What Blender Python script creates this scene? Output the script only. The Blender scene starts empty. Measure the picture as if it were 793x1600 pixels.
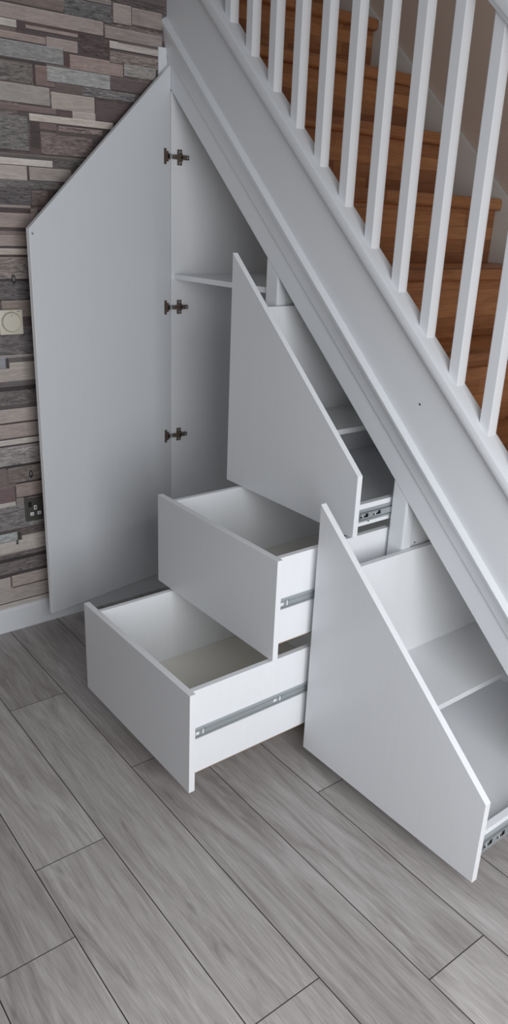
import bpy, bmesh, math, random
from mathutils import Vector, Matrix

scene = bpy.context.scene
COL = scene.collection

# ------------------------------------------------------------------ camera, world, light, exposure
YAW, PITCH, ROLL = -0.9012, -0.3648, 0.0416
cam_data = bpy.data.cameras.new('camera')
cam_data.sensor_fit = 'VERTICAL'
cam_data.sensor_height = 32.0
cam_data.lens = 1191.86 / 1600.0 * 32.0
cam_data.clip_start = 0.05
cam = bpy.data.objects.new('camera', cam_data)
COL.objects.link(cam)
sy, cy = math.sin(YAW), math.cos(YAW)
sp, cp = math.sin(PITCH), math.cos(PITCH)
F = Vector((sy * cp, cy * cp, sp))
R0 = Vector((cy, -sy, 0))
U0 = R0.cross(F)
R = R0 * math.cos(ROLL) + U0 * math.sin(ROLL)
U = U0 * math.cos(ROLL) - R0 * math.sin(ROLL)
M = Matrix(((R.x, U.x, -F.x, 2.5714), (R.y, U.y, -F.y, -1.5888), (R.z, U.z, -F.z, 1.5191), (0, 0, 0, 1)))
cam.matrix_world = M
scene.camera = cam

world = bpy.data.worlds.new('world')
scene.world = world
world.use_nodes = True
bg = world.node_tree.nodes['Background']
bg.inputs['Color'].default_value = (0.90, 0.94, 1.0, 1)
bg.inputs['Strength'].default_value = 0.165


def area(name, loc, target, sx, sz, power, color):
    l = bpy.data.lights.new(name, 'AREA')
    l.shape = 'RECTANGLE'
    l.size, l.size_y = sx, sz
    l.energy = power
    l.color = color
    o = bpy.data.objects.new(name, l)
    COL.objects.link(o)
    o.location = loc
    o.rotation_euler = (Vector(target) - Vector(loc)).to_track_quat('-Z', 'Y').to_euler()
    return o


# daylight through the glazed doors at the right-hand end of the room, plus a weak, unseen area light behind the camera
area('daylight_window', (3.15, -1.05, 1.2), (1.0, -0.60, 0.45), 1.3, 1.7, 41, (0.95, 0.975, 1.0))
area('rear_fill', (2.6, -4.2, 1.7), (1.0, 0.0, 0.8), 2.6, 1.6, 7, (0.97, 0.97, 1.0))

vs = scene.view_settings
vs.view_transform = 'Standard'
vs.look = 'None'
vs.gamma = 1.0
vs.use_curve_mapping = False
vs.exposure = 0.0
scene.cycles.max_bounces = 10
scene.cycles.diffuse_bounces = 6
scene.cycles.use_denoising = True


# ------------------------------------------------------------------ materials
def lin(c):
    c = c / 255.0
    return c / 12.92 if c <= 0.04045 else ((c + 0.055) / 1.055) ** 2.4


def rgb(r, g, b, k=1.0):
    return (min(lin(r) * k, 0.95), min(lin(g) * k, 0.95), min(lin(b) * k, 0.95), 1)


def new_mat(name, color, rough=0.5, metal=0.0, spec=0.5):
    m = bpy.data.materials.new(name)
    m.use_nodes = True
    b = m.node_tree.nodes['Principled BSDF']
    b.inputs['Base Color'].default_value = color
    b.inputs['Roughness'].default_value = rough
    b.inputs['Metallic'].default_value = metal
    b.inputs['Specular IOR Level'].default_value = spec
    return m


def coords(nt, scale, attr=None):
    tc = nt.nodes.new('ShaderNodeTexCoord')
    mp = nt.nodes.new('ShaderNodeMapping')
    mp.inputs['Scale'].default_value = scale
    if attr:
        at = nt.nodes.new('ShaderNodeAttribute')
        at.attribute_name = attr
        cx = nt.nodes.new('ShaderNodeVectorMath')
        cx.operation = 'SCALE'
        cx.inputs[0].default_value = (13.1, 7.7, 5.3)
        nt.links.new(at.outputs['Fac'], cx.inputs['Scale'])
        ad = nt.nodes.new('ShaderNodeVectorMath')
        ad.operation = 'ADD'
        nt.links.new(tc.outputs['Object'], ad.inputs[0])
        nt.links.new(cx.outputs[0], ad.inputs[1])
        nt.links.new(ad.outputs[0], mp.inputs['Vector'])
    else:
        nt.links.new(tc.outputs['Object'], mp.inputs['Vector'])
    return mp


def noise(nt, vec, scale, detail=4, rough=0.6, dist=0.0):
    n = nt.nodes.new('ShaderNodeTexNoise')
    n.inputs['Scale'].default_value = scale
    n.inputs['Detail'].default_value = detail
    n.inputs['Roughness'].default_value = rough
    n.inputs['Distortion'].default_value = dist
    nt.links.new(vec.outputs[0], n.inputs['Vector'])
    return n


def ramp(nt, fac, stops):
    r = nt.nodes.new('ShaderNodeValToRGB')
    el = r.color_ramp.elements
    el[0].position, el[0].color = stops[0]
    el[1].position, el[1].color = stops[-1]
    for p, c in stops[1:-1]:
        e = el.new(p)
        e.color = c
    nt.links.new(fac, r.inputs['Fac'])
    return r


def mix(nt, a, b, fac, mode='MIX'):
    m = nt.nodes.new('ShaderNodeMix')
    m.data_type = 'RGBA'
    m.blend_type = mode
    if isinstance(fac, float):
        m.inputs[0].default_value = fac
    else:
        nt.links.new(fac, m.inputs[0])
    for s, i in ((a, 6), (b, 7)):
        if isinstance(s, tuple):
            m.inputs[i].default_value = s
        else:
            nt.links.new(s, m.inputs[i])
    return m


def bump(nt, h, strength, dist=0.002):
    b = nt.nodes.new('ShaderNodeBump')
    b.inputs['Strength'].default_value = strength
    b.inputs['Distance'].default_value = dist
    nt.links.new(h, b.inputs['Height'])
    nt.links.new(b.outputs['Normal'], nt.nodes['Principled BSDF'].inputs['Normal'])


def melamine(name, color, rough=0.33, k=0.02):
    m = new_mat(name, color, rough)
    nt = m.node_tree
    mp = coords(nt, (14, 14, 1.2))
    n = noise(nt, mp, 6, 4)
    c2 = tuple(x * (1 - k) for x in color[:3]) + (1,)
    r = ramp(nt, n.outputs['Fac'], [(0.3, c2), (0.7, color)])
    nt.links.new(r.outputs['Color'], nt.nodes['Principled BSDF'].inputs['Base Color'])
    bump(nt, n.outputs['Fac'], 0.05, 0.0006)
    return m


MEL = melamine('white_melamine_board', rgb(241, 242, 244))
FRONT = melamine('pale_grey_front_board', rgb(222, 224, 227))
EDGE = new_mat('white_edge_banding', rgb(232, 234, 236), 0.35)
PAINT = new_mat('white_satin_paint', rgb(226, 228, 231), 0.38)
_nt = PAINT.node_tree
_n = noise(_nt, coords(_nt, (1, 1, 1)), 40, 3)
bump(_nt, _n.outputs['Fac'], 0.05, 0.0008)
STEEL = new_mat('zinc_plated_steel', rgb(176, 182, 184), 0.36, 0.45)
DARK = new_mat('dark_shadow_slot', rgb(28, 30, 32), 0.6)
CLIP = new_mat('white_slot_clip', rgb(232, 234, 236), 0.4)
BRONZE = new_mat('bronzed_nickel_hinge', rgb(118, 102, 92), 0.36, 0.45)
CHIP = new_mat('raw_board_edge', rgb(150, 124, 100), 0.8)
BLACK = new_mat('black_plastic', rgb(18, 18, 20), 0.4)
CREAM = new_mat('cream_plastic', rgb(214, 208, 192), 0.4)
PEWTER = new_mat('pewter_metal_plate', rgb(98, 98, 92), 0.4, 0.55)
WALLP = new_mat('warm_grey_wall_paint', rgb(196, 176, 162), 0.8)
SKIRT = new_mat('off_white_skirting_paint', rgb(214, 212, 206), 0.4)
BOARD = new_mat('dull_board_lining', rgb(196, 190, 182), 0.6)

BASE = melamine('off_white_drawer_base', rgb(236, 232, 222), 0.3)


def oak(name):
    """joined strips of warm oak running along the tread (y)"""
    m = new_mat(name, (0.4, 0.2, 0.09, 1), 0.42)
    nt = m.node_tree
    tc = nt.nodes.new('ShaderNodeTexCoord')
    sx = nt.nodes.new('ShaderNodeSeparateXYZ')
    nt.links.new(tc.outputs['Object'], sx.inputs[0])
    # staves: brick pattern in (y, x+z)
    ad = nt.nodes.new('ShaderNodeMath')
    ad.operation = 'ADD'
    nt.links.new(sx.outputs['X'], ad.inputs[0])
    nt.links.new(sx.outputs['Z'], ad.inputs[1])
    cb = nt.nodes.new('ShaderNodeCombineXYZ')
    nt.links.new(sx.outputs['Y'], cb.inputs[0])
    nt.links.new(ad.outputs[0], cb.inputs[1])
    br = nt.nodes.new('ShaderNodeTexBrick')
    br.offset = 0.37
    br.inputs['Scale'].default_value = 1.0
    br.inputs['Mortar Size'].default_value = 0.0004
    br.inputs['Brick Width'].default_value = 0.42
    br.inputs['Row Height'].default_value = 0.042
    br.inputs['Color1'].default_value = rgb(202, 142, 94)
    br.inputs['Color2'].default_value = rgb(158, 102, 64)
    br.inputs['Mortar'].default_value = rgb(110, 62, 34)
    nt.links.new(cb.outputs[0], br.inputs['Vector'])
    mp = nt.nodes.new('ShaderNodeMapping')
    mp.inputs['Scale'].default_value = (14, 1.6, 14)
    nt.links.new(tc.outputs['Object'], mp.inputs['Vector'])
    n = noise(nt, mp, 5, 6, 0.65, 0.8)
    r = ramp(nt, n.outputs['Fac'], [(0.3, (0.60, 0.53, 0.48, 1)), (0.62, (1, 1, 1, 1))])
    mx = mix(nt, br.outputs['Color'], r.outputs['Color'], 0.75, 'MULTIPLY')
    nt.links.new(mx.outputs[2], nt.nodes['Principled BSDF'].inputs['Base Color'])
    bump(nt, n.outputs['Fac'], 0.06)
    return m


OAK = oak('warm_oak_strip')


def laminate():
    m = new_mat('grey_oak_laminate', (0.3, 0.3, 0.3, 1), 0.42)
    nt = m.node_tree
    at = nt.nodes.new('ShaderNodeAttribute')
    at.attribute_name = 'rnd'
    base = ramp(nt, at.outputs['Fac'], [(0.0, rgb(168, 163, 161)), (0.5, rgb(178, 173, 171)), (1.0, rgb(188, 183, 181))])
    v1 = coords(nt, (0.9, 7, 1), 'rnd')
    n1 = noise(nt, v1, 2.2, 6, 0.62, 1.6)
    r1 = ramp(nt, n1.outputs['Fac'], [(0.30, (0.62, 0.59, 0.58, 1)), (0.5, (0.95, 0.94, 0.94, 1)), (0.68, (1.22, 1.22, 1.23, 1))])
    m1 = mix(nt, base.outputs['Color'], r1.outputs['Color'], 0.85, 'MULTIPLY')
    v2 = coords(nt, (4, 90, 1), 'rnd')
    n2 = noise(nt, v2, 2.0, 5, 0.7, 0.6)
    r2 = ramp(nt, n2.outputs['Fac'], [(0.32, (0.74, 0.73, 0.72, 1)), (0.64, (1.12, 1.12, 1.12, 1))])
    m2 = mix(nt, m1.outputs[2], r2.outputs['Color'], 0.8, 'MULTIPLY')
    # knots / cathedral streaks
    v3 = coords(nt, (1.3, 5.5, 1), 'rnd')
    n3 = noise(nt, v3, 1.7, 2, 0.5, 2.4)
    r3 = ramp(nt, n3.outputs['Fac'], [(0.66, (1, 1, 1, 1)), (0.76, (0.66, 0.65, 0.66, 1))])
    m3 = mix(nt, m2.outputs[2], r3.outputs['Color'], 0.8, 'MULTIPLY')
    nt.links.new(m3.outputs[2], nt.nodes['Principled BSDF'].inputs['Base Color'])
    bump(nt, n2.outputs['Fac'], 0.18, 0.0008)
    return m


LAM = laminate()
GROOVE = new_mat('dark_plank_joint', rgb(70, 66, 64), 0.7)


def paper_mat():
    m = new_mat('printed_wood_wallpaper', (0.3, 0.3, 0.3, 1), 0.62)
    nt = m.node_tree
    at = nt.nodes.new('ShaderNodeAttribute')
    at.attribute_name = 'tint'
    gr = nt.nodes.new('ShaderNodeAttribute')
    gr.attribute_name = 'grit'
    v1 = coords(nt, (1, 2.2, 16), 'rnd')
    n1 = noise(nt, v1, 5, 6, 0.68, 0.8)
    r1 = ramp(nt, n1.outputs['Fac'], [(0.28, (0.74, 0.72, 0.71, 1)), (0.55, (1, 1, 1, 1)), (0.75, (1.14, 1.14, 1.14, 1))])
    m1 = mix(nt, at.outputs['Color'], r1.outputs['Color'], 0.9, 'MULTIPLY')
    v2 = coords(nt, (1, 6, 40), 'rnd')
    n2 = noise(nt, v2, 4, 7, 0.8, 1.2)
    r2 = ramp(nt, n2.outputs['Fac'], [(0.38, (0.3, 0.29, 0.29, 1)), (0.5, (0.95, 0.95, 0.95, 1)), (0.64, (1.8, 1.8, 1.8, 1))])
    m2 = mix(nt, m1.outputs[2], r2.outputs['Color'], gr.outputs['Fac'], 'MULTIPLY')
    nt.links.new(m2.outputs[2], nt.nodes['Principled BSDF'].inputs['Base Color'])
    return m


PAPERMAT = paper_mat()


# ------------------------------------------------------------------ geometry helpers (all in world coordinates)
def add_box(bm, x0, x1, y0, y1, z0, z1, bevel=0.0, mi=0):
    if x1 < x0: x0, x1 = x1, x0
    if y1 < y0: y0, y1 = y1, y0
    if z1 < z0: z0, z1 = z1, z0
    r = bmesh.ops.create_cube(bm, size=1)
    vs_ = r['verts']
    for v in vs_:
        v.co = Vector(((x0 + x1) / 2 + v.co.x * (x1 - x0), (y0 + y1) / 2 + v.co.y * (y1 - y0), (z0 + z1) / 2 + v.co.z * (z1 - z0)))
    fs = set(f for v in vs_ for f in v.link_faces)
    for f in fs: f.material_index = mi
    if bevel:
        es = list(set(e for v in vs_ for e in v.link_edges))
        rr = bmesh.ops.bevel(bm, geom=es, offset=bevel, segments=2, profile=0.6, affect='EDGES', clamp_overlap=True)
        for f in rr['faces']: f.material_index = mi
    return bm


def add_prism(bm, pts, axis, a, b, bevel=0.0, mi=0):
    """pts: 2D polygon in the two other axes; axis 0 -> (y,z), 1 -> (x,z), 2 -> (x,y)"""
    def P(u, v, w):
        return Vector((w, u, v)) if axis == 0 else Vector((u, w, v)) if axis == 1 else Vector((u, v, w))
    A = [bm.verts.new(P(u, v, a)) for u, v in pts]
    B = [bm.verts.new(P(u, v, b)) for u, v in pts]
    n = len(pts)
    fs = [bm.faces.new(A), bm.faces.new(B[::-1])]
    for i in range(n):
        fs.append(bm.faces.new((A[i], B[i], B[(i + 1) % n], A[(i + 1) % n])))
    for f in fs: f.material_index = mi
    if bevel:
        es = list(set(e for f in fs for e in f.edges))
        rr = bmesh.ops.bevel(bm, geom=es, offset=bevel, segments=2, profile=0.6, affect='EDGES', clamp_overlap=True)
        for f in rr['faces']: f.material_index = mi
    return bm


def add_loft(bm, sections, mi=0):
    """closed sections (lists of Vectors) joined one after the other, capped"""
    rings = [[bm.verts.new(p) for p in s] for s in sections]
    n = len(rings[0])
    fs = []
    for r0, r1 in zip(rings, rings[1:]):
        for i in range(n):
            fs.append(bm.faces.new((r0[i], r1[i], r1[(i + 1) % n], r0[(i + 1) % n])))
    fs.append(bm.faces.new(rings[0]))
    fs.append(bm.faces.new(rings[-1][::-1]))
    for f in fs: f.material_index = mi


def add_disc(bm, c, axis, r, depth, seg=24, mi=0, r2=None):
    r2 = r if r2 is None else r2
    rings = []
    for k, rr in ((0, r), (1, r2)):
        ring = []
        for i in range(seg):
            a = 2 * math.pi * i / seg
            u, v = rr * math.cos(a), rr * math.sin(a)
            w = depth * k
            o = Vector((w, u, v)) if axis == 0 else Vector((u, w, v)) if axis == 1 else Vector((u, v, w))
            ring.append(Vector(c) + o)
        rings.append(ring)
    add_loft(bm, rings, mi)


def face_edges(bm):
    """slot 0 on the two broad faces, slot 1 (white edge banding) on the narrow ones"""
    big = sorted(bm.faces, key=lambda f: -f.calc_area())[:2]
    for f in bm.faces: f.material_index = 0 if f in big else 1


def BM():
    return bmesh.new()


def obj(name, bm, mats, parent=None, kind=None, label=None, smooth=False):
    bmesh.ops.recalc_face_normals(bm, faces=bm.faces)
    off = Vector((0, 0, 0))
    if parent is not None:
        p = parent
        while p is not None:
            off += p.location
            p = p.parent
        bmesh.ops.translate(bm, verts=bm.verts, vec=-off)
    me = bpy.data.meshes.new(name)
    bm.to_mesh(me)
    bm.free()
    for m in (mats if isinstance(mats, (list, tuple)) else [mats]):
        me.materials.append(m)
    if smooth:
        for p_ in me.polygons: p_.use_smooth = True
        me.set_sharp_from_angle(angle=math.radians(35))
    o = bpy.data.objects.new(name, me)
    COL.objects.link(o)
    if parent is not None: o.parent = parent
    if kind: o['kind'] = kind
    if label: o['label'] = label
    return o


def thing(name, label, cat, loc):
    o = bpy.data.objects.new(name, None)
    o.empty_display_size = 0.05
    COL.objects.link(o)
    o.location = loc
    o['label'] = label
    o['category'] = cat
    return o


# ------------------------------------------------------------------ the setting
WALLX = -0.030
YB = 0.86          # far wall of the stairwell
random.seed(11)

# floor: laminate planks running along x
bm = BM()
lay = bm.faces.layers.float.new('rnd')
FY0, PW, PL = -0.7125, 0.19, 1.285
# row k spans y from FY0-k*PW (top, nearer the stairs) down to FY0-(k+1)*PW
ROWJ = {0: 0.4733, 1: 1.1357, -1: 0.9343, -2: 1.9021, -3: 1.33}
add_box(bm, WALLX, 5.2, -4.6, YB, -0.03, -0.0016, 0, 1)
for k in range(-9, 21):
    y1 = FY0 - k * PW
    y0 = y1 - PW
    if y1 > YB + PW: continue
    j = ROWJ.get(k, random.uniform(0, PL))
    x = j - PL * math.ceil((j - WALLX) / PL + 0.001)
    while x < 5.2:
        a, b = max(x, WALLX), min(x + PL, 5.2)
        if b - a > 0.01 and y0 < YB:
            g = 0.0006
            n0 = len(bm.faces)
            e = 0.0007
            ax, bx_, ay, by = a + g, b - g, y0 + g, min(y1, YB) - g
            lo = [bm.verts.new((ax, ay, -0.0014)), bm.verts.new((bx_, ay, -0.0014)), bm.verts.new((bx_, by, -0.0014)), bm.verts.new((ax, by, -0.0014))]
            hi = [bm.verts.new((ax + e, ay + e, 0)), bm.verts.new((bx_ - e, ay + e, 0)), bm.verts.new((bx_ - e, by - e, 0)), bm.verts.new((ax + e, by - e, 0))]
            rv = random.random()
            fs = [bm.faces.new(hi)]
            for i in range(4):
                fs.append(bm.faces.new((lo[i], lo[(i + 1) % 4], hi[(i + 1) % 4], hi[i])))
            for f in fs:
                f[lay] = rv
                f.material_index = 0 if f is fs[0] else 1
        x += PL
obj('floor', bm, [LAM, GROOVE], kind='structure')

PAPER = [(-0.69,-0.373,2.113,2.203,125,118,115,0),(-0.696,-0.376,2.106,2.138,98,87,84,0),(-0.306,-0.207,2.151,2.166,112,106,104,0),(-0.372,-0.209,2.1,2.149,84,83,84,1),
(-0.829,-0.238,2.061,2.102,130,120,117,0),(-0.982,-0.531,2.04,2.061,158,153,148,0),(-0.529,-0.505,2.034,2.062,68,57,57,0),(-0.615,-0.439,2.007,2.028,125,112,108,0),
(-0.503,-0.329,2.043,2.058,128,116,112,0),(-0.503,-0.329,2.054,2.063,74,62,60,0),(-0.438,-0.331,1.998,2.032,130,120,117,0),(-0.327,-0.223,2.002,2.055,70,60,60,1),
(-0.38,-0.362,1.956,1.993,70,56,54,0),(-0.361,-0.168,1.951,1.994,126,112,108,0),(-0.62,-0.443,1.95,1.957,60,54,54,0),(-0.991,-0.492,1.893,1.944,92,88,86,1),
(-0.487,-0.416,1.891,1.948,105,90,87,0),(-0.489,-0.48,1.892,1.95,66,54,54,0),(-0.837,-0.382,1.958,2.005,113,116,118,2),(-0.716,-0.435,1.836,1.889,130,125,122,0),
(-0.414,-0.323,1.877,1.906,86,76,74,0),(-0.32,-0.125,1.88,1.906,98,95,96,1),(-0.441,-0.218,1.907,1.951,126,130,132,2),(-0.216,-0.066,1.909,1.948,82,71,72,0),
(-0.276,-0.141,1.814,1.872,78,68,68,0),(-0.431,-0.278,1.83,1.879,142,133,128,0),(-0.721,-0.416,1.813,1.831,98,86,84,0),(-0.415,-0.362,1.811,1.826,80,66,65,0),
(-0.36,-0.276,1.808,1.831,146,139,134,0),(-0.489,-0.418,1.765,1.786,92,80,78,0),(-0.411,-0.253,1.766,1.783,110,98,96,1),(-0.474,-0.291,1.694,1.76,100,88,87,1),
(-0.419,-0.258,1.755,1.761,74,66,66,0),(-0.507,-0.476,1.711,1.786,60,52,52,0),(-0.509,-0.211,1.787,1.81,160,152,146,0),(-1.003,-0.515,1.698,1.799,95,92,91,1),
(-1.012,-0.318,1.685,1.691,92,86,85,0),(-1.013,-0.437,1.655,1.676,162,156,152,0),(-0.435,-0.335,1.658,1.684,80,76,75,1),(-0.735,-0.527,1.611,1.654,142,135,130,0),
(-0.52,-0.372,1.612,1.653,130,123,119,0),(-0.525,-0.522,1.609,1.654,62,55,54,0),(-0.738,-0.413,1.587,1.611,88,84,84,1),(-0.74,-0.519,1.538,1.587,74,70,71,1),
(-0.516,-0.462,1.521,1.582,88,76,75,1),(-0.523,-0.499,1.472,1.527,122,111,107,0),(-1.024,-0.523,1.528,1.536,126,119,116,0),(-0.655,-0.525,1.512,1.528,66,56,56,0),
(-0.656,-0.508,1.465,1.511,131,120,116,0),(-0.66,-0.433,1.457,1.463,68,58,58,0),(-0.661,-0.434,1.445,1.455,112,100,98,0),(-1.032,-0.357,1.407,1.443,129,118,114,0),
(-1.035,-0.357,1.402,1.407,66,58,57,0),(-1.035,-0.439,1.38,1.401,152,144,137,0),(-1.037,-0.519,1.374,1.381,64,52,51,0),(-0.888,-0.524,1.304,1.374,114,107,104,1),
(-0.673,-0.522,1.296,1.305,48,43,44,0),(-1.044,-0.524,1.235,1.297,80,76,77,1),(-0.898,-0.364,1.232,1.238,45,38,42,0),(-1.092,-0.65,1.181,1.236,95,85,82,0),
(-0.645,-0.364,1.177,1.235,117,107,102,0),(-0.903,-0.444,1.144,1.181,76,66,66,0),(-1.056,-0.366,1.045,1.147,88,84,85,1),(-0.913,-0.365,1.039,1.053,124,119,117,0),
(-0.643,-0.365,1.022,1.045,84,79,79,0),(-1.064,-0.646,1.008,1.047,120,121,128,0),(-0.643,-0.636,1.007,1.043,50,46,47,0),(-0.634,-0.365,1.0,1.027,146,139,134,0),
(-0.787,-0.445,0.955,1.008,140,133,129,0),(-0.701,-0.444,0.934,0.964,86,80,80,0),(-0.793,-0.364,0.871,0.942,90,85,85,1),(-0.922,-0.364,0.929,0.945,48,42,43,0),
(-0.708,-0.364,0.86,0.881,74,68,69,0),(-0.799,-0.363,0.81,0.865,139,131,128,0),(-0.933,-0.442,0.804,0.818,64,53,54,0),(-0.713,-0.524,0.757,0.811,133,123,120,0),
(-1.087,-0.364,0.753,0.761,62,54,54,0),(-1.088,-0.524,0.734,0.755,156,151,147,0),(-0.939,-0.522,0.728,0.736,60,50,51,0),(-1.09,-0.524,0.656,0.729,123,118,118,1),
(-0.725,-0.443,0.647,0.66,44,39,40,0),(-1.096,-0.674,0.578,0.652,92,84,82,0),(-0.668,-0.444,0.591,0.65,99,91,89,1),(-0.644,-0.524,0.583,0.589,46,38,39,0),
(-0.644,-0.525,0.532,0.585,123,111,108,0),(-0.732,-0.65,0.514,0.581,92,77,79,0),(-0.646,-0.445,0.529,0.534,48,40,40,0),(-0.646,-0.617,0.502,0.531,110,105,102,0),
(-0.957,-0.648,0.503,0.52,146,143,139,0),(-0.958,-0.357,0.411,0.505,100,97,98,1),(-0.836,-0.651,0.366,0.401,126,133,136,2),(-0.649,-0.638,0.36,0.394,52,50,50,0),
(-0.634,-0.521,0.383,0.396,80,74,73,0),(-0.636,-0.442,0.359,0.381,146,139,135,0),(-0.749,-0.523,0.314,0.366,146,141,137,0),(-0.753,-0.363,0.292,0.32,88,82,81,1),
(-0.755,-0.523,0.235,0.297,92,86,86,1),(-1.125,-0.442,0.287,0.301,48,43,44,0),(-0.979,-0.522,0.224,0.24,60,54,55,0),(-0.761,-0.691,0.168,0.224,140,134,131,0),
(-0.686,-0.441,0.171,0.226,134,126,122,0),(-0.685,-0.442,0.167,0.18,62,52,52,0),(-0.985,-0.522,0.118,0.175,133,127,124,0),(-1.139,-0.442,0.113,0.12,56,51,53,0),
(-1.139,-0.362,0.093,0.116,149,144,141,0),(-1.141,-0.362,0.087,0.096,52,49,52,0),(-0.206,-0.004,2.163,2.179,74,67,66,1),(-0.134,-0.017,2.108,2.16,121,113,110,0),
(-0.133,-0.017,2.108,2.112,73,63,62,0),(-0.203,-0.135,2.105,2.162,129,121,118,0),(-0.235,-0.018,2.057,2.093,123,114,111,0),(-0.218,-0.027,2.022,2.028,86,77,75,0),
(-0.219,-0.026,2.031,2.053,151,145,141,0),(-0.186,-0.024,2.051,2.057,84,76,76,0),(-0.22,-0.027,1.99,2.022,108,98,94,1),(-0.167,-0.043,1.956,1.992,118,119,118,2)]

# left wall: wallpaper printed with stacked reclaimed timber
bm = BM()
tint = bm.faces.layers.float_color.new('tint')
rnd = bm.faces.layers.float.new('rnd')
grit = bm.faces.layers.float.new('grit')
KP = 1.95


def paper_quad(y0, y1, z0, z1, c, g, h):
    x = WALLX + h
    f = bm.faces.new([bm.verts.new((x, y0, z0)), bm.verts.new((x, y1, z0)), bm.verts.new((x, y1, z1)), bm.verts.new((x, y0, z1))])
    c = (c[0] * 1.0, c[1] * 0.992, c[2] * 0.98) if g != 2 else (c[0] * 1.04, c[1], c[2] * 0.97)
    f[tint] = rgb(*c, KP)
    f[rnd] = random.random()
    f[grit] = (0.2, 0.95, 0.55)[g]


add_box(bm, WALLX - 0.1, WALLX - 0.0005, -4.6, -0.0, 0, 2.7)
for f in bm.faces: f[tint] = rgb(62, 54, 54, KP)
z = 0.09
pal = [(128, 119, 115), (98, 90, 88), (150, 143, 138), (84, 80, 80), (112, 108, 108), (88, 76, 74), (135, 126, 121), (70, 62, 62)]
while z < 2.7:
    h = random.choice([0.012, 0.02, 0.03, 0.042, 0.05, 0.055])
    y = -4.6 + random.uniform(0, 0.3)
    while y < -0.002:
        w = random.uniform(0.12, 0.5)
        paper_quad(y, min(y + w, -0.001), z + 0.001, min(z + h - 0.001, 2.7), random.choice(pal if y < -0.95 else [(92, 84, 82), (80, 73, 72), (70, 62, 62)]), random.choice([0, 0, 1, 2]), 0.0)
        y += w
    z += h
for i, (y0, y1, z0, z1, r_, g_, b_, k_) in enumerate(PAPER):
    paper_quad(y0, min(y1, -0.001), z0, z1, (r_, g_, b_), k_, 0.0002 + i * 2.5e-5)
    if z1 - z0 > 0.014 and r_ > 80:
        e_ = 0.0016 + 0.0022 * random.random()
        paper_quad(y0, min(y1, -0.001), z0 - e_ * 0.3, z0 + e_ * 0.7, (58, 50, 50), 0, 0.00021 + i * 2.5e-5)
        paper_quad(y1 - 0.0016, min(y1, -0.001), z0, z1, (84, 76, 74), 0, 0.00021 + i * 2.5e-5)
        paper_quad(y0, min(y1 - 0.002, -0.001), z1 - 0.0022, z1, tuple(min(v + 16, 170) for v in (r_, g_, b_)), 0, 0.00021 + i * 2.5e-5)
# knots printed on the grey planks
for (ky, kz, ks) in ((-0.605, 1.99, 0.016), (-0.598, 1.303, 0.016), (-0.585, 0.616, 0.016), (-0.655, 0.36, 0.010)):
    vs_ = [bm.verts.new((WALLX + 0.0042, ky + 0.45 * ks * math.cos(a), kz + ks * math.sin(a))) for a in [i * math.pi / 6 for i in range(12)]]
    f = bm.faces.new(vs_)
    f[tint] = rgb(34, 30, 30, KP)
    f[rnd] = 0.3
    f[grit] = 0.9
    vs_ = [bm.verts.new((WALLX + 0.0043, ky + 0.22 * ks * math.cos(a), kz + 0.15 * ks + 0.5 * ks * math.sin(a))) for a in [i * math.pi / 6 for i in range(12)]]
    f = bm.faces.new(vs_)
    f[tint] = rgb(92, 90, 90, KP)
obj('wall_left', bm, PAPERMAT, kind='structure')

bm = BM()
add_box(bm, WALLX - 0.1 - 1.6, 5.2, YB, YB + 0.1, 0, 4.0)
obj('wall_back', bm, WALLP, kind='structure')

# skirting board with a chamfered top
bm = BM()
xs = -0.018
add_prism(bm, [(WALLX, 0.0), (xs, 0.0), (xs, 0.088), (xs - 0.004, 0.094), (WALLX, 0.0985)], 1, -4.6, -0.001)
obj('baseboard_left', bm, PAINT, kind='structure')

# white batten in the corner between wallpaper and stair string
bm = BM()
add_box(bm, WALLX + 0.0005, -0.0215, -0.0355, -0.001, 0.10, 2.062, 0.002)
obj('trim_1', bm, PAINT, kind='structure')

# ------------------------------------------------------------------ staircase
stair = thing('staircase', 'open staircase with white string and balusters and warm oak treads, rising over the cupboards', 'staircase', (1.65, 0.42, 0.0))
SX0, SX1 = WALLX + 0.001, 2.45
TL = lambda x: 2.3972 - 0.918 * x      # top of base rail
TLB = lambda x: 2.3445 - 0.912 * x     # underside of base rail
BL = lambda x: 1.9345 - 0.9045 * x     # lower edge of the plain strip
GL = lambda x: 2.0212 - 0.9016 * x     # groove below the moulding
ML = lambda x: 2.1188 - 0.9215 * x     # outer arris of the moulding

bm = BM()
add_prism(bm, [(SX0, BL(SX0)), (SX1, max(BL(SX1), -0.1) if BL(SX1) > 0 else 0.0), (SX1, GL(SX1)), (SX0, GL(SX0))] if BL(SX1) > 0 else
          [(SX0, BL(SX0)), (1.9345 / 0.9045, 0.0), (GL(0) / 0.9016, 0.0), (SX0, GL(SX0))], 1, 0.0, 0.012, 0.0015)
obj('apron_strip', bm, PAINT, stair, label='plain white strip along the lower edge of the string')
bm = BM()
xe = (GL(0) + 0.006) / 0.9016
add_prism(bm, [(SX0, GL(SX0) + 0.006), (xe, 0.0), (TLB(0) / 0.912, 0.0), (SX0, TLB(SX0) + 0.004)], 1, 0.0, 0.032, 0.001)
obj('outer_string', bm, PAINT, stair)

# moulding planted on the string: section in (y, offset up from groove)
def section(x, prof):
    return [Vector((x, y, GL(x) + u)) for y, u in prof]


def mold_prof(x):
    hgt = ML(x) - GL(x)
    return [(0.0, 0.003), (-0.006, 0.003), (-0.0065, hgt * 0.14), (-0.0085, hgt * 0.3), (-0.0105, hgt * 0.5), (-0.0145, hgt * 0.72), (-0.019, hgt * 0.86),
            (-0.0190, hgt * 0.92), (-0.0200, hgt * 0.97), (-0.0165, hgt * 1.02), (-0.009, hgt * 1.06), (0.0, hgt * 1.10)]


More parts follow.
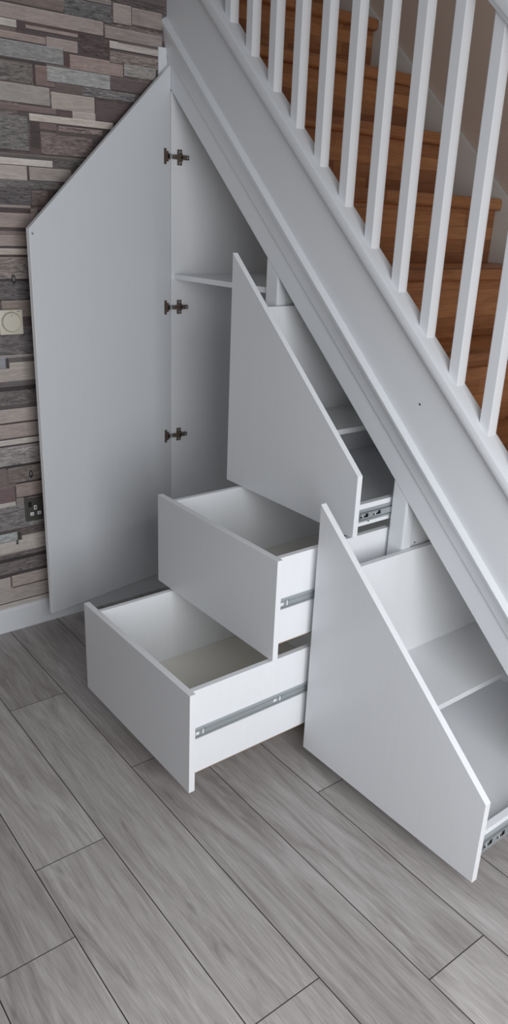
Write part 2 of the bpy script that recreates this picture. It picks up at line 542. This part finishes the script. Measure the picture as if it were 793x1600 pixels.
bm = BM()
add_loft(bm, [section(x, mold_prof(x)) for x in (SX0 - 0.0 , 0.6, 1.2, 1.8, 2.15)])
obj('string_moulding', bm, PAINT, stair, smooth=True)

# base rail carrying the balusters
bm = BM()
def rail_sec(x):
    t, b = TL(x), TLB(x)
    y0, y1 = -0.0215, 0.047
    return [Vector((x, y, z)) for y, z in ((y1, b + 0.004), (-0.001, b), (-0.012, b), (y0 + 0.003, b + 0.006), (y0, b + 0.014), (y0, t - 0.016), (y0 + 0.0025, t - 0.006), (y0 + 0.009, t), (y1 - 0.003, t), (y1, t - 0.004))]
add_loft(bm, [rail_sec(x) for x in (SX0, 0.8, 1.6, 2.42)])
obj('base_rail', bm, PAINT, stair, smooth=True)

HB = lambda x: 3.181 - 0.905 * x
# balusters
for k in range(-2, 17):
    xr = 0.3354 + 0.11431 * k
    if xr > 2.35: break
    x0, x1 = xr - 0.032, xr
    y0, y1 = 0.008, 0.040
    bm = BM()
    add_prism(bm, [(x0, TL(x0) - 0.002), (x1, TL(x1) - 0.002), (x1, HB(x1) + 0.004), (x0, HB(x0) + 0.004)], 1, y0, y1, 0.0022)
    if x0 > SX0:
        obj('baluster', bm, PAINT, stair)
    else:
        bm.free()
# handrail
bm = BM()
def hand_sec(x):
    b = HB(x)
    pr = [(-0.002, 0.0), (-0.006, 0.008), (-0.012, 0.012), (-0.015, 0.024), (-0.012, 0.045), (0.002, 0.062), (0.024, 0.069), (0.046, 0.062), (0.060, 0.045), (0.063, 0.024), (0.060, 0.012), (0.054, 0.008), (0.050, 0.0)]
    return [Vector((x, y, b + z * 1.3)) for y, z in pr]
add_loft(bm, [hand_sec(x) for x in (SX0, 0.8, 1.6, 2.42)])
obj('handrail', bm, PAINT, stair, smooth=True)

# treads and risers
NX, NZ, RISE, GO = 0.8183, 1.6230, 0.2126, 0.2257
YI = 0.049
for k in range(-7, 7):
    nx, nz = NX - k * GO, NZ + k * RISE
    if nz < 0.05: continue
    # tread 32 mm with rounded nosing
    th, rr_ = 0.040, 0.011
    prof = []
    for i in range(0, 6):
        a = math.pi / 2 - math.pi / 2 * i / 5
        prof.append((nx - rr_ + rr_ * math.cos(a), nz - rr_ + rr_ * math.sin(a)))
    for i in range(0, 6):
        a = -math.pi / 2 * i / 5
        prof.append((nx - rr_ + rr_ * math.cos(a), nz - th + rr_ + rr_ * math.sin(a)))
    prof += [(nx - GO - 0.040, nz - th), (nx - GO - 0.040, nz)]
    bm = BM()
    add_prism(bm, prof, 1, YI, YB - 0.016)
    obj('tread', bm, OAK, stair, smooth=True)
    bm = BM()
    lo = nz - RISE + 0.0005
    if lo < 0.0: lo = 0.0
    add_box(bm, nx - 0.040, nx - 0.024, YI, YB - 0.016, lo, nz - th - 0.0003)
    obj('riser', bm, OAK, stair)
# wall string on the far side
bm = BM()
WS = lambda x: 2.3857 - 0.9082 * x
add_prism(bm, [(-1.4, WS(-1.4)), (-1.4, WS(-1.4) - 0.42), (2.05, WS(2.05) - 0.42 if WS(2.05) > 0.42 else 0.0), (2.5, 0.0), (2.5, max(WS(2.5), 0.1))], 1, YB - 0.0155, YB - 0.0005, 0.002)
obj('wall_string', bm, SKIRT, stair, label='pale string board against the stairwell wall')
bm = BM()
add_disc(bm, (1.2588, -0.0008, 1.077), 1, 0.0028, 0.002, 10)
obj('pin_hole', bm, BLACK, stair)

# ------------------------------------------------------------------ fitted cupboard with open door
ZB = 0.082
cup = thing('cupboard_unit', 'tall white under-stair cupboard with its slanted door wide open', 'cupboard', (0.28, 0.3, 0.0))
SL = lambda x: 1.965 - 0.9045 * x    # underside of the sloping lining
DEP = 0.80


bm = BM()
add_box(bm, -0.0175, 0.0, 0.001, DEP, 0.0, 1.93, 0.0008)
obj('side_panel', bm, MEL, cup)
bm = BM()
add_box(bm, 0.0008, 0.572, 0.014, DEP - 0.02, 1.300, 1.318, 0.0008)
obj('shelf', bm, MEL, cup)
bm = BM()
add_prism(bm, [(0.001, 0.0), (0.572, 0.0), (0.572, SL(0.572) - 0.001), (0.001, SL(0.001) - 0.001)], 1, DEP - 0.012, DEP)
obj('back_panel', bm, BOARD, cup)
bm = BM()
add_prism(bm, [(0.001, SL(0.001)), (0.572, SL(0.572)), (0.572, SL(0.572) + 0.012), (0.001, SL(0.001) + 0.012)], 1, 0.034, DEP)
obj('top_lining', bm, BOARD, cup)

# door, hinged at x=0,y=0, opened against the wallpaper
th_ = 1.406
ux, uy = math.cos(th_), -math.sin(th_)           # along the door away from the hinge
nx_, ny_ = -math.sin(th_), -math.cos(th_)        # towards its outer face
DW = 0.5926
def door_pt(s, d, z):
    return Vector((ux * s + nx_ * d, uy * s + ny_ * d, z))
bm = BM()
T_ = 0.018
corner = [(0.001, 0.093), (DW, 0.093), (DW, 1.468), (0.001, 2.009)]
A = [bm.verts.new(door_pt(s, 0, z)) for s, z in corner]
B = [bm.verts.new(door_pt(s, T_, z)) for s, z in corner]
fs = [bm.faces.new(A), bm.faces.new(B[::-1])] + [bm.faces.new((A[i], B[i], B[(i + 1) % 4], A[(i + 1) % 4])) for i in range(4)]
bmesh.ops.bevel(bm, geom=list(bm.edges), offset=0.001, segments=2, profile=0.6, affect='EDGES')
face_edges(bm)
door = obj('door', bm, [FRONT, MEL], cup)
bm = BM()
c = door_pt(DW - 0.012, -0.0005, 1.453)
add_loft(bm, [[c + Vector((nx_, ny_, 0)) * d + Vector((ux, uy, 0)) * 0.004 * math.cos(a) + Vector((0, 0, 0.004 * math.sin(a))) for a in [i * math.pi / 6 for i in range(12)]] for d in (0, 0.001)])
obj('screw_cap', bm, new_mat('grey_cap', rgb(150, 150, 152), 0.5), door)


def hinge(z):
    b_ = BM()
    def dbox(s0, s1, d0, d1, z0, z1, mi=0, bev=0.0006):
        before = set(b_.verts)
        add_box(b_, s0, s1, d0, d1, z0, z1, bev, mi)
        for v in [v for v in b_.verts if v not in before]:
            s, d, zz = v.co
            v.co = door_pt(s, -d, zz)
    # cup flange on the door (d measured out from the door face)
    dbox(0.022, 0.033, 0.0, 0.0022, z - 0.026, z + 0.026)
    dbox(0.014, 0.024, 0.0, 0.0045, z - 0.017, z + 0.017)
    dbox(0.010, 0.020, 0.0, 0.0090, z - 0.010, z + 0.010)
    dbox(0.014, 0.022, 0.009, 0.0102, z - 0.006, z + 0.006, 1)
    dbox(0.000, 0.012, 0.004, 0.0115, z - 0.0065, z + 0.0065, 2)
    # mounting plate and arm on the side panel
    add_box(b_, 0.0, 0.003, 0.026, 0.046, z - 0.026, z + 0.026, 0.001)
    add_box(b_, 0.003, 0.014, 0.004, 0.070, z - 0.0075, z + 0.0075, 0.002)
    add_box(b_, 0.003, 0.010, 0.026, 0.046, z - 0.012, z + 0.012, 0.002)
    add_box(b_, 0.0142, 0.0150, 0.034, 0.042, z - 0.004, z + 0.004, 0, 1)
    add_disc(b_, (0.003, 0.036, z + 0.018), 0, 0.0042, 0.0012, 14, 3)
    add_disc(b_, (0.003, 0.036, z - 0.018), 0, 0.0042, 0.0012, 14, 3)
    add_disc(b_, (0.014, 0.062, z), 0, 0.004, 0.0015, 12, 3)
    return obj('hinge', b_, [BRONZE, BLACK, STEEL, STEEL], door, label='bronzed metal hinge')


for z_ in (1.7205, 1.197, 0.692):
    hinge(z_)

# ------------------------------------------------------------------ drawer runners
def runner(parent, x, y0, y1, z, h, bold=False, clips=(), label='metal drawer runner'):
    """telescopic runner on the +x face x of a drawer side"""
    b_ = BM()
    add_box(b_, x, x + 0.0022, y0, y1, z - h / 2, z + h / 2, 0.0004)
    lip = h * (0.16 if bold else 0.13)
    add_box(b_, x + 0.002, x + 0.0075, y0, y1, z + h / 2 - lip, z + h / 2, 0.0012)
    add_box(b_, x + 0.002, x + 0.0075, y0, y1, z - h / 2, z - h / 2 + lip, 0.0012)
    if bold:
        add_box(b_, x + 0.002, x + 0.010, y0 + 0.012, y1, z - h * 0.24, z + h * 0.24, 0.001)
        add_box(b_, x + 0.0022, x + 0.006, y0, y0 + 0.007, z - h * 0.32, z + h * 0.28, 0.001, 1)
        for c_ in clips:
            add_box(b_, x + 0.0099, x + 0.0104, c_, c_ + 0.030, z - h * 0.10, z + h * 0.03, 0, 1)
            add_box(b_, x + 0.0099, x + 0.0104, c_ + 0.019, c_ + 0.030, z - h * 0.10, z + h * 0.20, 0, 1)
            add_box(b_, x + 0.0104, x + 0.0110, c_ + 0.007, c_ + 0.010, z - h * 0.09, z + h * 0.08, 0, 2)
    else:
        add_box(b_, x + 0.002, x + 0.0042, y0 + 0.01, y1, z - h * 0.12, z + h * 0.12, 0.0008)
        for c_ in clips:
            add_box(b_, x + 0.0042, x + 0.0050, c_, c_ + 0.011, z - h * 0.16, z + h * 0.16, 0.0004, 2)
            add_box(b_, x + 0.0042, x + 0.0056, c_ + 0.021, c_ + 0.025, z - h * 0.26, z + h * 0.26, 0.0004, 2)
            add_box(b_, x + 0.0042, x + 0.0048, c_ + 0.030, c_ + 0.036, z - h * 0.16, z + h * 0.18, 0.0004, 0)
    return obj('runner', b_, [STEEL, BLACK, CLIP], parent, label=label)


PX0, PX1 = 0.5956, 1.1991      # middle column fronts
BX0, BX1 = 0.656, 1.184        # its boxes


def drawer(parent, y, z0, z1, bz0, bz1, rz, label):
    """plain drawer: front at y (outer face), box behind it"""
    D = 0.66
    b_ = BM()
    add_box(b_, BX0 + 0.017, BX1 - 0.017, y + 0.019, y + 0.018 + D, bz0 + 0.003, bz0 + 0.012)
    d = obj('drawer', b_, BASE, parent, label=label)
    b_ = BM()
    add_box(b_, PX0, PX1, y, y + 0.018, z0, z1, 0.0010)
    face_edges(b_)
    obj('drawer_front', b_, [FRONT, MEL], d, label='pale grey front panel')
    for xa, xb in ((BX0, BX0 + 0.016), (BX1 - 0.016, BX1)):
        b_ = BM()
        add_box(b_, xa, xb, y + 0.0182, y + 0.018 + D, bz0 + 0.002, bz1, 0.0008)
        add_box(b_, xa + 0.001, xb - 0.001, y + 0.0182, y + 0.018 + D, bz0 - 0.001, bz0 + 0.0022, 0, 1)
        obj('drawer_side', b_, [MEL, CHIP], d)
    b_ = BM()
    add_box(b_, BX0 + 0.0165, BX1 - 0.0165, y + 0.018 + D - 0.016, y + 0.018 + D, bz0 + 0.012, bz1, 0.0008)
    obj('drawer_back', b_, MEL, d)
    runner(d, BX1, y + 0.0195, min(y + 0.5, 0.0), rz, 0.029, False, [y + 0.026, y + 0.026 + 0.262])
    return d


mid = thing('drawer_unit', 'middle under-stair unit with two pulled-out drawers below a triangular one', 'drawers', (0.9, 0.3, 0.0))
drawer(mid, -0.6842, 0.0798, 0.386, 0.122, 0.3845, 0.2535, 'lowest wide drawer, pulled furthest out')
drawer(mid, -0.4165, 0.395, 0.6955, 0.432, 0.694, 0.557, 'upper wide drawer, pulled half out')

# triangular pull-out
def pull_out(parent, y, X0, X1, z0, zL, zR, bx0, bx1, side_top, shelf_z, shelf_x, low_z, right_top, label, runner_z, runner_h, D=0.68):
    """sloping front; tall left side, shelf, low right compartment"""
    b_ = BM()
    add_box(b_, bx0 + 0.017, bx1 - 0.0185, y + 0.019, y + 0.018 + D, low_z - 0.014, low_z, 0.0006)
    d = obj('pull_out_drawer', b_, MEL, parent, label=label)
    b_ = BM()
    add_prism(b_, [(X0, z0), (X1, z0), (X1, zR), (X0, zL)], 1, y, y + 0.018, 0.0010)
    face_edges(b_)
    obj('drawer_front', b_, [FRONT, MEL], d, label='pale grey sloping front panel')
    ya, yb = y + 0.0182, y + 0.018 + D
    b_ = BM()
    add_box(b_, bx0, bx0 + 0.017, ya, yb, right_top - 0.066, side_top, 0.0008)
    obj('left_side', b_, MEL, d)
    b_ = BM()
    add_box(b_, bx1 - 0.018, bx1, ya, yb, right_top - 0.066, right_top, 0.0008)
    obj('right_side', b_, MEL, d)
    b_ = BM()
    add_box(b_, bx0 + 0.0172, shelf_x, ya, yb - 0.018, shelf_z - 0.017, shelf_z, 0.0008)
    obj('shelf', b_, MEL, d)
    b_ = BM()
    sl = (zL - zR) / (X1 - X0)
    zt = lambda x: zL - sl * (x - X0) - 0.05
    add_prism(b_, [(bx0 + 0.0172, low_z + 0.0003), (bx1 - 0.0182, low_z + 0.0003), (bx1 - 0.0182, max(zt(bx1), right_top - 0.005)), (bx0 + 0.0172, min(side_top, zt(bx0)))], 1, yb - 0.0175, yb, 0.0006)
    obj('drawer_back', b_, MEL, d)
    runner(d, bx1, ya + 0.001, ya + 0.42, runner_z, runner_h, True, [ya + 0.012, ya + 0.062, ya + 0.2, ya + 0.26])
    return d


tri = pull_out(mid, -0.1482, PX0, PX1, 0.7002, 1.4255, 0.8807, 0.636, 1.184, 1.268, 0.915, 0.898, 0.742, 0.788,
               'triangular drawer, pulled a little way out', 0.755, 0.036)
bm = BM()
add_disc(bm, (1.1842, -0.075, 0.7335), 0, 0.0032, 0.0008, 12)
obj('screw_hole', bm, DARK, tri)


def post(parent, x0, x1, ztop, name='post'):
    b_ = BM()
    zt = lambda x: SL(x) - 0.002
    zf = lambda x: BL(x) - 0.0015
    add_prism(b_, [(x0, 0.0), (x1, 0.0), (x1, zf(x1)), (x0, zf(x0))], 1, 0.002, 0.042, 0.005)
    obj(name, b_, PAINT, parent)
    b_ = BM()
    add_prism(b_, [(x0 + 0.004, 0.0), (x1 - 0.009, 0.0), (x1 - 0.009, zt(x1)), (x0 + 0.004, zt(x0 + 0.004))], 1, 0.0425, DEP - 0.013, 0.0008)
    obj('partition_panel', b_, MEL, parent)


# the middle unit: its left upright, lining, plinth
post(mid, 0.5735, 0.634, 0)
bm = BM()
add_prism(bm, [(0.5728, 0.0), (1.195, 0.0), (1.195, SL(1.195) - 0.001), (0.5728, SL(0.5728) - 0.001)], 1, DEP - 0.012, DEP)
obj('back_panel', bm, BOARD, mid)
bm = BM()
add_prism(bm, [(0.5728, SL(0.5728)), (1.195, SL(1.195)), (1.195, SL(1.195) + 0.012), (0.5728, SL(0.5728) + 0.012)], 1, 0.034, DEP)
obj('top_lining', bm, BOARD, mid)

right = thing('pull_out_unit', 'right-hand under-stair unit with large sloping drawer pulled out near the floor', 'drawers', (1.55, 0.3, 0.0))
pull_out(right, -0.2886, 1.2101, 1.824, 0.0631, 0.8331, 0.295, 1.2555, 1.811, 0.6497, 0.304, 1.516, 0.150, 0.189,
         'big sloping drawer with two compartments', 0.1545, 0.043)
post(right, 1.1965, 1.2535, 0)
bm = BM()
add_prism(bm, [(1.1958, 0.0), (1.9, 0.0), (1.9, SL(1.9) - 0.001), (1.1958, SL(1.1958) - 0.001)], 1, DEP - 0.012, DEP)
obj('back_panel', bm, BOARD, right)
bm = BM()
add_prism(bm, [(1.1958, SL(1.1958)), (2.1, SL(2.1)), (2.1, SL(2.1) + 0.012), (1.1958, SL(1.1958) + 0.012)], 1, 0.034, DEP)
obj('top_lining', bm, BOARD, right)
bm = BM()
add_prism(bm, [(1.842, 0.0), (1.86, 0.0), (1.86, SL(1.86) - 0.003), (1.842, SL(1.842) - 0.003)], 1, 0.0155, DEP - 0.013)
obj('side_panel', bm, MEL, right)
bm = BM()
add_disc(bm, (1.2447, 0.066, 0.6555), 0, 0.0025, 0.0008, 12)
obj('screw_hole', bm, DARK, right)

# ------------------------------------------------------------------ thermostat and socket on the wallpaper
XF = WALLX + 0.0038
t = thing('thermostat', 'square cream dial thermostat on the wood-print wallpaper, left of the open door', 'thermostat', (XF, -0.624, 1.166))
bm = BM()
add_box(bm, XF, XF + 0.020, -0.6645, -0.5835, 1.1255, 1.2075, 0.003)
add_box(bm, XF + 0.0195, XF + 0.0204, -0.602, -0.592, 1.2005, 1.2025, 0, 1)
obj('housing', bm, [CREAM, BRONZE], t, smooth=True)
bm = BM()
add_disc(bm, (XF + 0.020, -0.6245, 1.1675), 0, 0.0335, 0.0006, 40, 1)
add_disc(bm, (XF + 0.0203, -0.6245, 1.1675), 0, 0.0320, 0.007, 40, 0, 0.0300)
add_box(bm, XF + 0.0273, XF + 0.0280, -0.6255, -0.6235, 1.186, 1.193, 0, 1)
for i in range(7):
    a = math.radians(-20 + i * 36)
    add_box(bm, XF + 0.0199, XF + 0.0206, -0.6245 + 0.036 * math.cos(a) - 0.0006, -0.6245 + 0.036 * math.cos(a) + 0.0006, 1.1675 + 0.036 * math.sin(a) - 0.0016, 1.1675 + 0.036 * math.sin(a) + 0.0016, 0, 1)
obj('dial', bm, [CREAM, new_mat('dial_groove', rgb(150, 144, 128), 0.5)], t, smooth=True)

s = thing('wall_socket', 'grey metal switched power socket low on the wood-print wallpaper', 'socket', (XF, -0.575, 0.478))
bm = BM()
add_box(bm, XF, XF + 0.007, -0.6175, -0.4715, 0.4355, 0.5215, 0.002)
obj('face_plate', bm, PEWTER, s)
for sy_ in (-0.6175, -0.5435):
    bm = BM()
    add_box(bm, XF + 0.007, XF + 0.0115, sy_ + 0.012, sy_ + 0.023, 0.492, 0.512, 0.0012)
    obj('rocker_switch', bm, BLACK, s)
    bm = BM()
    yc = sy_ + 0.038
    add_box(bm, XF + 0.0065, XF + 0.0085, yc - 0.0055, yc + 0.0055, 0.478, 0.495, 0.001)
    add_box(bm, XF + 0.0065, XF + 0.0085, yc - 0.021, yc - 0.007, 0.4565, 0.4695, 0.001)
    add_box(bm, XF + 0.0065, XF + 0.0085, yc + 0.007, yc + 0.021, 0.4565, 0.4695, 0.001)
    add_box(bm, XF + 0.0084, XF + 0.0088, yc - 0.002, yc + 0.002, 0.482, 0.491, 0, 1)
    add_box(bm, XF + 0.0084, XF + 0.0088, yc - 0.0175, yc - 0.0105, 0.4615, 0.4645, 0, 1)
    add_box(bm, XF + 0.0084, XF + 0.0088, yc + 0.0105, yc + 0.0175, 0.4615, 0.4645, 0, 1)
    obj('socket_outlet', bm, [CLIP, BLACK], s)
